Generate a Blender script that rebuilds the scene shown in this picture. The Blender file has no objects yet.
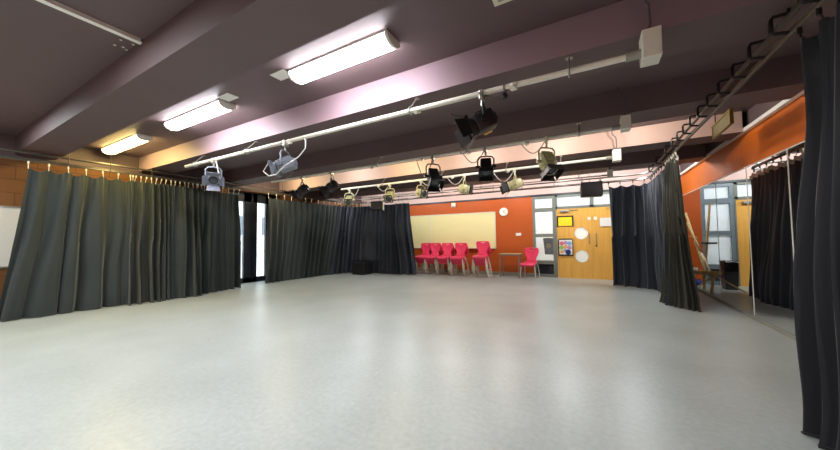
import bpy, bmesh, math, random
from mathutils import Vector, Matrix, noise
C = bpy.context.scene.collection
PI = math.pi
rnd = random.Random(7)

# ------------------------------------------------------------------ materials
def nmat(name):
    m = bpy.data.materials.new(name); m.use_nodes = True
    nt = m.node_tree
    return m, nt, nt.nodes['Principled BSDF']

def srgb(r, g, b):
    f = lambda c: (c / 255 / 12.92) if c / 255 <= .04045 else ((c / 255 + .055) / 1.055) ** 2.4
    return (f(r), f(g), f(b), 1)

def mat(name, col, rough=.5, metal=0, spec=.5, var=0, scale=8, bump=0, sheen=0):
    """plain surface with a little procedural variation of tone"""
    m, nt, p = nmat(name)
    c = srgb(*col)
    p.inputs['Base Color'].default_value = c
    p.inputs['Roughness'].default_value = rough
    p.inputs['Metallic'].default_value = metal
    p.inputs['Specular IOR Level'].default_value = spec
    if sheen:
        p.inputs['Sheen Weight'].default_value = sheen
        p.inputs['Sheen Roughness'].default_value = .5
    if var or bump:
        tc = nt.nodes.new('ShaderNodeTexCoord'); nz = nt.nodes.new('ShaderNodeTexNoise')
        nz.inputs['Scale'].default_value = scale; nz.inputs['Detail'].default_value = 5
        nt.links.new(tc.outputs['Object'], nz.inputs['Vector'])
        if var:
            rp = nt.nodes.new('ShaderNodeValToRGB')
            rp.color_ramp.elements[0].position = .3; rp.color_ramp.elements[1].position = .7
            rp.color_ramp.elements[0].color = tuple(v * (1 - var) for v in c[:3]) + (1,)
            rp.color_ramp.elements[1].color = tuple(min(1, v * (1 + var)) for v in c[:3]) + (1,)
            nt.links.new(nz.outputs['Fac'], rp.inputs['Fac'])
            nt.links.new(rp.outputs['Color'], p.inputs['Base Color'])
        if bump:
            b = nt.nodes.new('ShaderNodeBump'); b.inputs['Strength'].default_value = bump
            b.inputs['Distance'].default_value = .01
            nt.links.new(nz.outputs['Fac'], b.inputs['Height'])
            nt.links.new(b.outputs['Normal'], p.inputs['Normal'])
    return m

def emis(name, col, strength):
    m, nt, p = nmat(name)
    p.inputs['Base Color'].default_value = srgb(*col)
    p.inputs['Emission Color'].default_value = srgb(*col)
    p.inputs['Emission Strength'].default_value = strength
    return m

def glass(name, tint=(235, 242, 245), gl=.08):
    m = bpy.data.materials.new(name); m.use_nodes = True
    nt = m.node_tree; nt.nodes.clear()
    o = nt.nodes.new('ShaderNodeOutputMaterial'); mx = nt.nodes.new('ShaderNodeMixShader')
    t = nt.nodes.new('ShaderNodeBsdfTransparent'); g = nt.nodes.new('ShaderNodeBsdfGlossy')
    t.inputs['Color'].default_value = srgb(*tint); g.inputs['Roughness'].default_value = .02
    mx.inputs[0].default_value = gl
    nt.links.new(t.outputs[0], mx.inputs[1]); nt.links.new(g.outputs[0], mx.inputs[2])
    nt.links.new(mx.outputs[0], o.inputs[0])
    return m

def frosted(name, col):
    m = bpy.data.materials.new(name); m.use_nodes = True
    nt = m.node_tree; nt.nodes.clear()
    o = nt.nodes.new('ShaderNodeOutputMaterial'); mx = nt.nodes.new('ShaderNodeMixShader')
    t = nt.nodes.new('ShaderNodeBsdfTranslucent'); g = nt.nodes.new('ShaderNodeBsdfDiffuse')
    t.inputs['Color'].default_value = srgb(*col); g.inputs['Color'].default_value = srgb(*col)
    mx.inputs[0].default_value = .5
    nt.links.new(t.outputs[0], mx.inputs[1]); nt.links.new(g.outputs[0], mx.inputs[2])
    nt.links.new(mx.outputs[0], o.inputs[0])
    return m

def floor_mat():
    m, nt, p = nmat('grey_vinyl_floor')
    tc = nt.nodes.new('ShaderNodeTexCoord')
    n1 = nt.nodes.new('ShaderNodeTexNoise'); n1.inputs['Scale'].default_value = 1.3; n1.inputs['Detail'].default_value = 3
    n2 = nt.nodes.new('ShaderNodeTexNoise'); n2.inputs['Scale'].default_value = 26; n2.inputs['Detail'].default_value = 6
    n3 = nt.nodes.new('ShaderNodeTexNoise'); n3.inputs['Scale'].default_value = 140; n3.inputs['Detail'].default_value = 3
    for n in (n1, n2, n3): nt.links.new(tc.outputs['Object'], n.inputs['Vector'])
    a1 = nt.nodes.new('ShaderNodeMath'); a1.operation = 'ADD'
    a2 = nt.nodes.new('ShaderNodeMath'); a2.operation = 'MULTIPLY_ADD'; a2.inputs[1].default_value = .6
    nt.links.new(n1.outputs['Fac'], a1.inputs[0]); nt.links.new(n2.outputs['Fac'], a1.inputs[1])
    nt.links.new(n3.outputs['Fac'], a2.inputs[0]); nt.links.new(a1.outputs[0], a2.inputs[2])
    rp = nt.nodes.new('ShaderNodeValToRGB')
    mr = nt.nodes.new('ShaderNodeMapRange'); mr.inputs[1].default_value = .85; mr.inputs[2].default_value = 1.75
    nt.links.new(a2.outputs[0], mr.inputs[0]); nt.links.new(mr.outputs[0], rp.inputs['Fac'])
    rp.color_ramp.elements[0].color = srgb(156, 164, 160); rp.color_ramp.elements[1].color = srgb(184, 193, 189)
    nt.links.new(rp.outputs['Color'], p.inputs['Base Color'])
    rr = nt.nodes.new('ShaderNodeMapRange'); rr.inputs[3].default_value = .26; rr.inputs[4].default_value = .42
    nt.links.new(n2.outputs['Fac'], rr.inputs[0]); nt.links.new(rr.outputs[0], p.inputs['Roughness'])
    p.inputs['Specular IOR Level'].default_value = .45
    b = nt.nodes.new('ShaderNodeBump'); b.inputs['Strength'].default_value = .08; b.inputs['Distance'].default_value = .01
    nt.links.new(n2.outputs['Fac'], b.inputs['Height']); nt.links.new(b.outputs['Normal'], p.inputs['Normal'])
    return m

def brick_mat():
    m, nt, p = nmat('painted_blockwork')
    tc = nt.nodes.new('ShaderNodeTexCoord'); sp = nt.nodes.new('ShaderNodeSeparateXYZ'); cb = nt.nodes.new('ShaderNodeCombineXYZ')
    nt.links.new(tc.outputs['Object'], sp.inputs[0])
    nt.links.new(sp.outputs['Y'], cb.inputs['X']); nt.links.new(sp.outputs['Z'], cb.inputs['Y'])
    b = nt.nodes.new('ShaderNodeTexBrick'); nt.links.new(cb.outputs[0], b.inputs['Vector'])
    b.inputs['Scale'].default_value = 1; b.inputs['Brick Width'].default_value = .45; b.inputs['Row Height'].default_value = .225
    b.inputs['Mortar Size'].default_value = .006
    b.inputs['Color1'].default_value = srgb(116, 74, 32); b.inputs['Color2'].default_value = srgb(108, 68, 29)
    b.inputs['Mortar'].default_value = srgb(84, 50, 21)
    nt.links.new(b.outputs['Color'], p.inputs['Base Color']); p.inputs['Roughness'].default_value = .7
    bp = nt.nodes.new('ShaderNodeBump'); bp.inputs['Strength'].default_value = .4; bp.inputs['Distance'].default_value = .01; bp.invert = True
    nt.links.new(b.outputs['Fac'], bp.inputs['Height']); nt.links.new(bp.outputs['Normal'], p.inputs['Normal'])
    return m

def wood_mat(name, c1, c2, vert=True, rough=.4):
    m, nt, p = nmat(name)
    tc = nt.nodes.new('ShaderNodeTexCoord'); mp = nt.nodes.new('ShaderNodeMapping')
    mp.inputs['Scale'].default_value = (14, 14, .9) if vert else (.9, 14, 14)
    nt.links.new(tc.outputs['Object'], mp.inputs[0])
    n = nt.nodes.new('ShaderNodeTexNoise'); n.inputs['Scale'].default_value = 2; n.inputs['Detail'].default_value = 7
    nt.links.new(mp.outputs[0], n.inputs['Vector'])
    rp = nt.nodes.new('ShaderNodeValToRGB'); rp.color_ramp.elements[0].position = .3; rp.color_ramp.elements[1].position = .72
    rp.color_ramp.elements[0].color = srgb(*c1); rp.color_ramp.elements[1].color = srgb(*c2)
    nt.links.new(n.outputs['Fac'], rp.inputs['Fac']); nt.links.new(rp.outputs['Color'], p.inputs['Base Color'])
    p.inputs['Roughness'].default_value = rough
    return m

def cloth_mat(name, col, var=.15):
    m, nt, p = nmat(name)
    tc = nt.nodes.new('ShaderNodeTexCoord')
    w = nt.nodes.new('ShaderNodeTexNoise'); w.inputs['Scale'].default_value = 260
    n = nt.nodes.new('ShaderNodeTexNoise'); n.inputs['Scale'].default_value = 2.2; n.inputs['Detail'].default_value = 4
    nt.links.new(tc.outputs['Object'], w.inputs['Vector']); nt.links.new(tc.outputs['Object'], n.inputs['Vector'])
    rp = nt.nodes.new('ShaderNodeValToRGB'); c = srgb(*col)
    rp.color_ramp.elements[0].color = tuple(v * (1 - var) for v in c[:3]) + (1,)
    rp.color_ramp.elements[1].color = tuple(v * (1 + var) for v in c[:3]) + (1,)
    nt.links.new(n.outputs['Fac'], rp.inputs['Fac']); nt.links.new(rp.outputs['Color'], p.inputs['Base Color'])
    b = nt.nodes.new('ShaderNodeBump'); b.inputs['Strength'].default_value = .15; b.inputs['Distance'].default_value = .002
    nt.links.new(w.outputs['Fac'], b.inputs['Height']); nt.links.new(b.outputs['Normal'], p.inputs['Normal'])
    p.inputs['Roughness'].default_value = .62; p.inputs['Specular IOR Level'].default_value = .35
    p.inputs['Sheen Weight'].default_value = .25; p.inputs['Sheen Roughness'].default_value = .45
    return m

M = dict(
    floor=floor_mat(), brick=brick_mat(),
    beamface_lit=mat('lamplit_plum_beam_front', (142, 119, 126), .55, var=.04, scale=1.2), beamwarm_lit=mat('lamplit_warm_beam_front', (192, 162, 146), .55, var=.04, scale=1.2),  # beam paint lightened: lamp light put into the colour
    ceil=mat('plum_ceiling_paint', (98, 81, 82), .6, var=.05, scale=1.5),
    orange=mat('burnt_orange_wall_paint', (184, 82, 8), .55, var=.06, scale=1.2),
    orange_lit=mat('orange_wall_paint_lit', (214, 106, 20), .55, var=.06, scale=1.2),  # same orange brightened to stand for light falling on the right wall
    frieze=mat('pale_pink_frieze_paint', (206, 176, 166), .6, var=.04, scale=1),
    white=mat('white_paint', (232, 230, 222), .4, var=.03),
    offwhite=mat('cream_plastic', (222, 220, 196), .4, var=.04),
    grey=mat('grey_frame_paint', (122, 126, 116), .4, var=.05),
    bluegrey=mat('blue_grey_frame_paint', (118, 134, 142), .4, var=.05),
    dark=mat('dark_frame_metal', (44, 48, 54), .4, var=.05),
    skirt=mat('grey_skirting', (150, 150, 138), .5, var=.05),
    darkskirt=mat('dark_skirting', (64, 56, 44), .5, var=.05),
    steel=mat('brushed_steel', (178, 178, 170), .35, .8, var=.05, scale=40),
    track=mat('grey_track_metal', (84, 79, 72), .4, .5, var=.08, scale=30),
    blackmetal=mat('black_metal', (22, 22, 24), .4, .3, var=.1, scale=20),
    black=mat('black_plastic', (20, 20, 22), .5, var=.1, scale=20),
    barwhite=mat('white_bar_paint', (226, 224, 210), .35, var=.03, scale=20),
    lampgrey=mat('silver_grey_lantern_paint', (120, 128, 140), .4, .1, var=.06, scale=20),
    lampcream_lit=mat('warm_lit_lantern_paint', (186, 184, 140), .4, .1, var=.06, scale=20),  # yellowish cast of the warm lamps put into the body colour
    lampblack=mat('black_lantern_paint', (26, 27, 30), .4, .1, var=.1, scale=20),
    lens=mat('lantern_lens', (70, 74, 78), .1, .2, var=.1),
    amber=mat('amber_gel', (210, 170, 60), .3, var=.05),
    clothG=cloth_mat('black_drape_greenish', (45, 53, 52)),
    clothB=cloth_mat('black_drape_bluish', (52, 59, 70)),
    clothO=cloth_mat('black_drape_olive', (44, 45, 34)),
    clothK=cloth_mat('black_drape_deep', (25, 26, 32)),
    tape=mat('white_heading_tape', (205, 203, 192), .7, var=.06, scale=30),
    chair=mat('crimson_polypropylene', (236, 60, 100), .38, var=.05, scale=3),
    chairleg=mat('pale_grey_tube_paint', (222, 222, 206), .35, .1, var=.03),
    tabletop=wood_mat('pale_beech_laminate', (168, 150, 112), (188, 170, 130), False),
    tableleg=mat('grey_tube_paint', (128, 128, 118), .4, .2, var=.05),
    door=wood_mat('oak_veneer_door', (226, 168, 72), (240, 186, 92)),
    pine=wood_mat('pale_pine', (206, 176, 112), (226, 202, 146)),
    wb=mat('cream_whiteboard', (236, 228, 168), .3, var=.03, scale=1),
    wb2=mat('pale_whiteboard', (215, 214, 205), .25, var=.03, scale=1),
    yellow=mat('yellow_paper', (250, 222, 30), .6, var=.04, scale=40),
    paper=mat('white_paper', (238, 236, 228), .7, var=.02),
    port=frosted('frosted_vision_panel', (240, 240, 236)),
    obscure=frosted('obscured_pane', (225, 232, 236)),
    glass=glass('clear_glass'),
    lamp_white=emis('lit_fluorescent_diffuser', (250, 248, 255), 62),
    lamp_warm=emis('lit_warm_fluorescent_diffuser', (255, 226, 140), 46),
    bin=mat('dark_grey_bin_plastic', (60, 62, 66), .45, var=.05),
    binbag=mat('black_bin_liner', (28, 28, 32), .25, var=.2, scale=15, bump=.5),
    greybin=mat('mid_grey_plastic', (104, 110, 112), .5, var=.05),
    blue=mat('blue_fabric', (28, 62, 150), .7, var=.15, scale=20),
    sign=mat('olive_sign_face', (84, 84, 48), .3, var=.18, scale=9),
    signframe=mat('brass_sign_frame', (120, 96, 40), .35, .4, var=.1),
    outside=mat('pale_render_outside', (206, 204, 200), .8, var=.08, scale=2),
    paving=mat('outdoor_paving', (190, 188, 182), .8, var=.08, scale=4),
    outdark=mat('outdoor_dark_panel', (90, 98, 104), .6, var=.1),
    cable=mat('grey_cable', (84, 78, 80), .5, var=.05),
    whitecable=mat('white_cable', (205, 205, 200), .5, var=.03),
    corridor=mat('corridor_white', (236, 238, 238), .7, var=.02),
    red=mat('poster_red', (222, 120, 130), .6), green=mat('poster_green', (150, 200, 110), .6),
    orangep=mat('poster_orange', (240, 168, 90), .6), navy=mat('poster_navy', (26, 40, 110), .6),
    lilac=mat('poster_lilac', (190, 150, 200), .6), sky=mat('poster_sky', (130, 180, 220), .6),
)
def mirror_mat():
    m, nt, p = nmat('mirror_silvering')
    p.inputs['Base Color'].default_value = (.86, .88, .87, 1); p.inputs['Metallic'].default_value = 1
    p.inputs['Roughness'].default_value = .012
    return m
M['mirror'] = mirror_mat()

# ------------------------------------------------------------------ mesh helpers
class B:
    def __init__(s):
        s.bm = bmesh.new(); s.mats = []
    def mi(s, m):
        if m is None: return 0
        if m not in s.mats: s.mats.append(m)
        return s.mats.index(m)
    def _fin(s, verts, m, T=None):
        if T is not None: bmesh.ops.transform(s.bm, matrix=T, verts=verts)
        k = s.mi(m)
        for f in {f for v in verts for f in v.link_faces}: f.material_index = k
        return s
    def box(s, c, d, m=None, bev=0, T=None):
        r = bmesh.ops.create_cube(s.bm, size=1); vs = r['verts']
        bmesh.ops.transform(s.bm, matrix=Matrix.Translation(c) @ Matrix.Diagonal((d[0], d[1], d[2], 1)), verts=vs)
        if bev:
            es = list({e for v in vs for e in v.link_edges})
            g = bmesh.ops.bevel(s.bm, geom=es, offset=bev, segments=2, affect='EDGES', profile=.5)
            vs = list({v for f in g['faces'] for v in f.verts} | {v for v in vs if v.is_valid})
        return s._fin(vs, m, T)
    def cyl(s, p0, p1, r0, r1=None, m=None, seg=16, T=None, caps=True):
        r1 = r0 if r1 is None else r1
        p0, p1 = Vector(p0), Vector(p1); d = p1 - p0
        r = bmesh.ops.create_cone(s.bm, cap_ends=caps, segments=seg, radius1=r0, radius2=r1, depth=d.length)
        R = d.to_track_quat('Z', 'Y').to_matrix().to_4x4()
        bmesh.ops.transform(s.bm, matrix=Matrix.Translation((p0 + p1) / 2) @ R, verts=r['verts'])
        return s._fin(r['verts'], m, T)
    def sphere(s, c, r, m=None, sc=(1, 1, 1), T=None, seg=16):
        q = bmesh.ops.create_uvsphere(s.bm, u_segments=seg, v_segments=seg // 2, radius=r)
        bmesh.ops.transform(s.bm, matrix=Matrix.Translation(c) @ Matrix.Diagonal((*sc, 1)), verts=q['verts'])
        return s._fin(q['verts'], m, T)
    def tube(s, pts, r, m=None, seg=10, T=None, closed=False):
        pts = [Vector(p) for p in pts]; n = len(pts); rings = []; vs = []
        up = None
        for i, p in enumerate(pts):
            a = pts[(i - 1) % n] if closed or i else p
            b = pts[(i + 1) % n] if closed or i < n - 1 else p
            t = (b - a).normalized()
            if up is None: up = Vector((0, 0, 1)) if abs(t.z) < .9 else Vector((1, 0, 0))
            x = t.cross(up)
            if x.length < 1e-4: x = t.orthogonal()
            x.normalize(); y = x.cross(t).normalized(); up = y
            ring = [s.bm.verts.new(p + x * math.cos(k * 2 * PI / seg) * r + y * math.sin(k * 2 * PI / seg) * r) for k in range(seg)]
            rings.append(ring); vs += ring
        for i in range(n if closed else n - 1):
            a, b = rings[i], rings[(i + 1) % n]
            for k in range(seg): s.bm.faces.new((a[k], a[(k + 1) % seg], b[(k + 1) % seg], b[k]))
        if not closed:
            s.bm.faces.new(rings[0][::-1]); s.bm.faces.new(rings[-1])
        return s._fin(vs, m, T)
    def prism(s, poly, d0, d1, axis='Y', m=None, T=None):
        """polygon of (a, b) pairs in the plane across axis, run from d0 to d1"""
        mk = {'Y': lambda a, b, d: (a, d, b), 'X': lambda a, b, d: (d, a, b), 'Z': lambda a, b, d: (a, b, d)}[axis]
        v0 = [s.bm.verts.new(mk(a, b, d0)) for a, b in poly]; v1 = [s.bm.verts.new(mk(a, b, d1)) for a, b in poly]
        n = len(poly)
        s.bm.faces.new(v0); s.bm.faces.new(v1[::-1])
        for i in range(n): s.bm.faces.new((v0[i], v1[i], v1[(i + 1) % n], v0[(i + 1) % n]))
        bmesh.ops.recalc_face_normals(s.bm, faces=list({f for v in v0 + v1 for f in v.link_faces}))
        return s._fin(v0 + v1, m, T)
    def grid(s, rows, m=None, T=None):
        vs = [[s.bm.verts.new(p) for p in r] for r in rows]
        for i in range(len(vs) - 1):
            for j in range(len(vs[0]) - 1):
                s.bm.faces.new((vs[i][j], vs[i][j + 1], vs[i + 1][j + 1], vs[i + 1][j]))
        return s._fin([v for r in vs for v in r], m, T)
    def build(s, name, m=None, parent=None, smooth=False, loc=(0, 0, 0), auto=35):
        bmesh.ops.recalc_face_normals(s.bm, faces=s.bm.faces[:]) if False else None
        me = bpy.data.meshes.new(name)
        s.bm.to_mesh(me); s.bm.free()
        for k in (s.mats if s.mats else [m]): me.materials.append(k)
        if smooth:
            for p in me.polygons: p.use_smooth = True
            me.set_sharp_from_angle(angle=math.radians(auto))
        o = bpy.data.objects.new(name, me); C.objects.link(o)
        o.location = loc
        if parent is not None: o.parent = parent
        return o

def tag(o, label=None, cat=None, group=None, kind=None):
    if label: o['label'] = label
    if cat: o['category'] = cat
    if group: o['group'] = group
    if kind: o['kind'] = kind
    return o
def thing(name, label, cat, loc=(0, 0, 0), rz=0, group=None, kind=None):
    o = bpy.data.objects.new(name, None); C.objects.link(o)
    o.location = loc; o.rotation_euler = (0, 0, rz); o.empty_display_size = .1
    return tag(o, label, cat, group, kind)
def dup(root, loc, rz, label, group=None):
    r = root.copy(); C.objects.link(r); r.location = loc; r.rotation_euler = (0, 0, rz)
    tag(r, label, None, group)
    for ch in root.children:
        c = ch.copy(); C.objects.link(c); c.parent = r
        for g in ch.children:
            d = g.copy(); C.objects.link(d); d.parent = c
    return r
def struct(name, b, m, label=None, parent=None):
    o = b.build(name, m, parent); o['kind'] = 'structure'
    if label and parent is None: o['label'] = label
    if parent is None: o['category'] = name.split('_')[0]
    return o

# ------------------------------------------------------------------ the room
XL, XR, YF, YN = -8.28, 1.98, 9.87, -2.6
ZB, ZC = 2.67, 2.97
struct('floor', B().box((-3.2, 3.6, -.05), (10.9, 12.7, .1)), M['floor'], 'pale grey mottled vinyl studio floor')
struct('ceiling', B().box((-3.2, 3.6, ZC + .05), (10.9, 12.9, .1)), M['ceil'], 'dark plum painted ceiling slab')
names = ['behind the viewer', 'nearest across the room, left of the lit lamps', 'just beyond the lit lamps', 'over the middle bar, third across the room',
         'fourth across the room with a bright front face', 'fifth across the room above the hung loudspeakers', 'last one close to the far wall']
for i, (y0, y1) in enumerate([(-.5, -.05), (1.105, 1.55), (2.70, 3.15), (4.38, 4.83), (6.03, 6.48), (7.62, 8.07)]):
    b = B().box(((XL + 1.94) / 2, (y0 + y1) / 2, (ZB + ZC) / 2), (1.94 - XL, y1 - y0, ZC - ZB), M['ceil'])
    if i in (2, 4):  # front faces beside the lamps get the lightened, lamp-lit colour
        k = b.mi(M['beamface_lit' if i == 2 else 'beamwarm_lit'])
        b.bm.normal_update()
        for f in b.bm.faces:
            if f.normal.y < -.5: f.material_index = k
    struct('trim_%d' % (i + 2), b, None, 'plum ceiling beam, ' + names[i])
# left wall: blockwork with an opening for the glazed doors
WY0, WY1, WZ = 4.55, 6.15, 2.56
b = B()
b.box((XL - .1, (YN + WY0) / 2, 1.30), (.2, WY0 - YN, 2.60), M['brick']); b.box((XL - .1, (YN + YF + .2) / 2, 2.785), (.2, YF + .2 - YN, .37), M['ceil'])
b.box((XL - .1, (WY1 + YF + .2) / 2, 1.30), (.2, YF + .2 - WY1, 2.60), M['brick'])
b.box((XL - .1, (WY0 + WY1) / 2, (WZ + 2.60) / 2), (.2, WY1 - WY0, 2.60 - WZ), M['brick'])
for yy in (WY0 - .05, WY1 + .05): b.box((XL - .31, yy, WZ / 2), (.22, .1, WZ), M['brick'])
b.box((XL - .31, (WY0 + WY1) / 2, WZ + .05), (.22, WY1 - WY0 + .2, .1), M['brick'])
struct('wall_left', b, None, 'orange-brown painted blockwork wall on the left')
struct('baseboard_left', B().box((XL + .012, (YN + WY0) / 2, .05), (.024, WY0 - YN, .1)), M['darkskirt'], 'dark skirting along the blockwork wall')
# right wall
b = B(); b.box((XR + .13, (YN + YF + .2) / 2, 1.345), (.2, YF + .2 - YN, 2.69), M['orange_lit']); b.box((XR + .13, (YN + YF + .2) / 2, 2.83), (.2, YF + .2 - YN, .28), M['ceil'])
struct('wall_right', b, None, 'burnt orange wall on the right above the mirrors')
struct('trim_1', B().box((XR - .01, (YN + YF) / 2, 2.692), (.05, YF - YN, .05)), M['white'], 'white strip along the top of the right wall')
struct('baseboard_right', B().box((XR + .01, (YN + YF) / 2, .024), (.04, YF - YN, .048)), M['skirt'], 'low skirting under the mirrors')
# far wall: orange left part, orange right strip, frieze over everything
OX0, OX1, OZ = -1.56, 1.60, 2.44
b = B()
b.box(((XL + OX0) / 2, YF + .1, OZ / 2), (OX0 - XL, .2, OZ), M['orange'])
b.box(((OX1 + XR + .2) / 2, YF + .1, OZ / 2), (XR + .2 - OX1, .2, OZ), M['orange'])
b.box(((XL + XR) / 2, YF + .1, (OZ + ZC) / 2), (XR - XL + .4, .2, ZC - OZ), M['frieze'])
struct('wall_far', b, None, 'burnt orange far wall with pale frieze')
struct('trim_9', B().box(((XL + XR) / 2, YF - .015, OZ + .02), (XR - XL, .03, .05)), M['dark'], 'dark strip between orange wall and frieze')
struct('baseboard_far', B().box(((XL + OX0) / 2, YF - .012, .05), (OX0 - XL, .024, .1)), M['skirt'], 'grey skirting under the far wall')
struct('wall_near', B().box(((XL + XR) / 2, YN - .1, 1.485), (XR - XL + .4, .2, 2.97)), M['frieze'], 'wall behind the viewer')

# ---- far glazed screen with the double door
def screen(name, x0, x1, rows, m, label, pane='obscure', louver=True):
    """frame between x0 and x1; rows: list of (z0, z1) panes"""
    w = thing(name, label, 'window', ((x0 + x1) / 2, YF + .05, 0), 0, kind='structure')
    fb = B(); t = .075; d = .09; W = x1 - x0
    fb.box((-W / 2 + t / 2, 0, OZ / 2), (t, d, OZ)); fb.box((W / 2 - t / 2, 0, OZ / 2), (t, d, OZ))
    edges = [0] + [v for r in rows for v in r] + [OZ]
    for a, c in zip(edges[::2], edges[1::2]): fb.box((0, 0, (a + c) / 2), (W - 2 * t, d, c - a))
    fb.build('window_frame', m, w)
    for k, (z0, z1) in enumerate(rows):
        if louver and k == 0:
            lb = B()
            n = 9
            for i in range(n):
                z = z0 + (i + .5) * (z1 - z0) / n
                lb.box((0, 0, 0), (W - 2 * t, .05, .008), None, 0, Matrix.Translation((0, 0, z)) @ Matrix.Rotation(.8, 4, 'X'))
            lb.box((0, .03, (z0 + z1) / 2), (W - 2 * t, .006, z1 - z0))
            lb.build('louver_panel', M['dark'], w)
        else:
            B().box((0, .01, (z0 + z1) / 2), (W - 2 * t, .008, z1 - z0)).build('pane', M[pane], w)
    return w
screen('window_1', -1.56, -.92, [(.09, .38), (.49, 1.19), (1.29, 1.95), (2.07, 2.35)], M['grey'], 'grey framed glazed side screen left of the double door', 'glass')
screen('window_2', 1.0, 1.60, [(.09, .38), (.49, 1.19), (1.29, 1.95), (2.07, 2.35)], M['bluegrey'], 'blue-grey framed side screen right of the double door')
w = thing('window_3', 'two-pane transom light above the double door', 'window', (.04, YF + .05, 0), 0, kind='structure')
fb = B()
for x in (-.925, 0, .925): fb.box((x, 0, 2.235), (.06 if x else .09, .09, .41))
fb.box((0, 0, 2.055), (1.9, .09, .06)); fb.box((0, 0, 2.41), (1.9, .09, .07))
fb.build('window_frame', M['grey'], w)
for x in (-.47, .47): B().box((x, .01, 2.235), (.88, .008, .32)).build('pane', M['obscure'], w)

dr = thing('door_1', 'pale oak double door in the far wall', 'door', (.04, YF + .05, 0), 0, kind='structure')
jb = B(); jb.box((-.945, 0, 1.02), (.03, .11, 2.04)); jb.box((.945, 0, 1.02), (.03, .11, 2.04)); jb.build('door_frame', M['grey'], dr)
def leaf(x0, x1, hx, ports):
    cx = (x0 + x1) / 2; n = 40
    b = B()
    if ports:
        # a panel with two round openings: strips around each hole
        px, R = ports
        def panel_with_hole(xa, xb, za, zb, cxh, czh):
            for yy, flip in ((-.022, 1), (.022, 0)):
                outer = []; inner = []
                angs = sorted([2 * PI * k / n + .01 for k in range(n)] + [math.atan2(zz - czh, xx - cxh) % (2 * PI) for xx in (xa, xb) for zz in (za, zb)])
                for a in angs:
                    c, s_ = math.cos(a), math.sin(a)
                    tx = ((xb if c > 0 else xa) - cxh) / c if abs(c) > 1e-6 else 1e9
                    tz = ((zb if s_ > 0 else za) - czh) / s_ if abs(s_) > 1e-6 else 1e9
                    t = min(abs(tx), abs(tz))
                    outer.append(b.bm.verts.new((cxh + c * t, yy, czh + s_ * t)))
                    inner.append(b.bm.verts.new((cxh + c * R, yy, czh + s_ * R)))
                for k in range(len(angs)):
                    q = (outer[k], outer[(k + 1) % len(angs)], inner[(k + 1) % len(angs)], inner[k])
                    b.bm.faces.new(q if flip else q[::-1])
        b.box((cx, 0, .175), (x1 - x0, .044, .35)); b.box((cx, 0, 1.765), (x1 - x0, .044, .51))
        panel_with_hole(x0, x1, .35, .95, px, .63); panel_with_hole(x0, x1, .95, 1.51, px, 1.285)
        xo = x0 + .001
        b.box((x0 + .003, 0, .93), (.006, .0438, 1.16)); b.box((x1 - .003, 0, .93), (.006, .0438, 1.16))
    else:
        b.box((cx, 0, 1.01), (x1 - x0, .044, 2.02))
    l = b.build('door_leaf', M['door'], dr)
    hb = B(); hb.tube([(hx, -.03, 1.0), (hx, -.075, 1.02), (hx, -.075, 1.26), (hx, -.03, 1.28)], .011, seg=10)
    hb.build('handle', M['steel'], l, True)
    cb = B(); xx = x0 + .22 if ports else x1 - .22
    cb.box((xx, -.06, 1.945), (.24, .06, .06), None, .008)
    cb.box((xx + (.2 if ports else -.2), -.06, 1.975), (.3, .02, .012))
    cb.build('door_closer', M['steel'], l)
    sb = B(); sx = x1 - .075 if ports else x0 + .075
    sb.box((sx, -.026, 1.705), (.075, .006, .085)); o = sb.build('door_sticker', M['paper'], l)
    if ports:
        for cz in (.63, 1.285):
            B().cyl((ports[0], -.012, cz), (ports[0], .012, cz), ports[1] - .001, m=None, seg=40).build('porthole', M['port'], l)
            rb = B(); rb.tube([(ports[0] + math.cos(a * PI / 20) * ports[1], -.024, cz + math.sin(a * PI / 20) * ports[1]) for a in range(40)], .008, seg=6, closed=True)
            rb.build('porthole_rim', M['white'], l, True)
    else:
        B().cyl((hx + .0, -.022, .93), (hx, -.034, .93), .022, seg=16).build('lock', M['dark'], l)
    return l
leaf(-.925, -.003, -.09, (-.29, .165)); leaf(.003, .925, .08, None)
B().box((0, .03, 1.01), (.05, .012, 2.02)).build('rebate_strip', M['door'], dr)
# notices fixed to the door
t = thing('framed_notice', 'yellow notice in a black frame on the left door leaf', 'notice', (-.655, YF - .002, 1.66), 0)
fb = B()
for x in (-.2, .2): fb.box((x, 0, -.01), (.035, .014, .3))
fb.box((0, 0, .13), (.43, .014, .035)); fb.build('frame', M['black'], t)
B().box((0, .002, -.02), (.365, .006, .25)).build('notice_paper', M['yellow'], t)
t = thing('poster', 'colourful poster with round blobs in a black frame low on the left door leaf', 'poster', (-.66, YF - .002, .9), 0)
fb = B(); fb.box((-.185, 0, -.02), (.03, .014, .46)); fb.box((.185, 0, -.02), (.02, .014, .46)); fb.box((0, 0, -.24), (.39, .014, .04)); fb.box((0, 0, .225), (.36, .014, .03))
fb.build('frame', M['black'], t)
pb = B(); pb.box((0, .002, -.01), (.345, .006, .43), M['paper'])
for x, z, r, k in [(-.1, .1, .06, 'red'), (0, .12, .055, 'lilac'), (.1, .1, .06, 'sky'), (-.11, -.02, .06, 'green'), (.0, .0, .055, 'orangep'), (.1, -.02, .06, 'lilac'), (-.1, -.14, .05, 'orangep'), (.06, -.15, .075, 'navy'), (-.02, -.1, .045, 'sky')]:
    pb.cyl((x, -.001, z), (x, -.006, z), r, m=M[k], seg=20)
pb.build('poster_sheet', None, t)
tag(B().box((.40, YF - .001, 1.59), (.36, .004, .235)).build('paper_sheet', M['paper']), 'plain white sheet of paper fixed to the right door leaf', 'paper')
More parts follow.
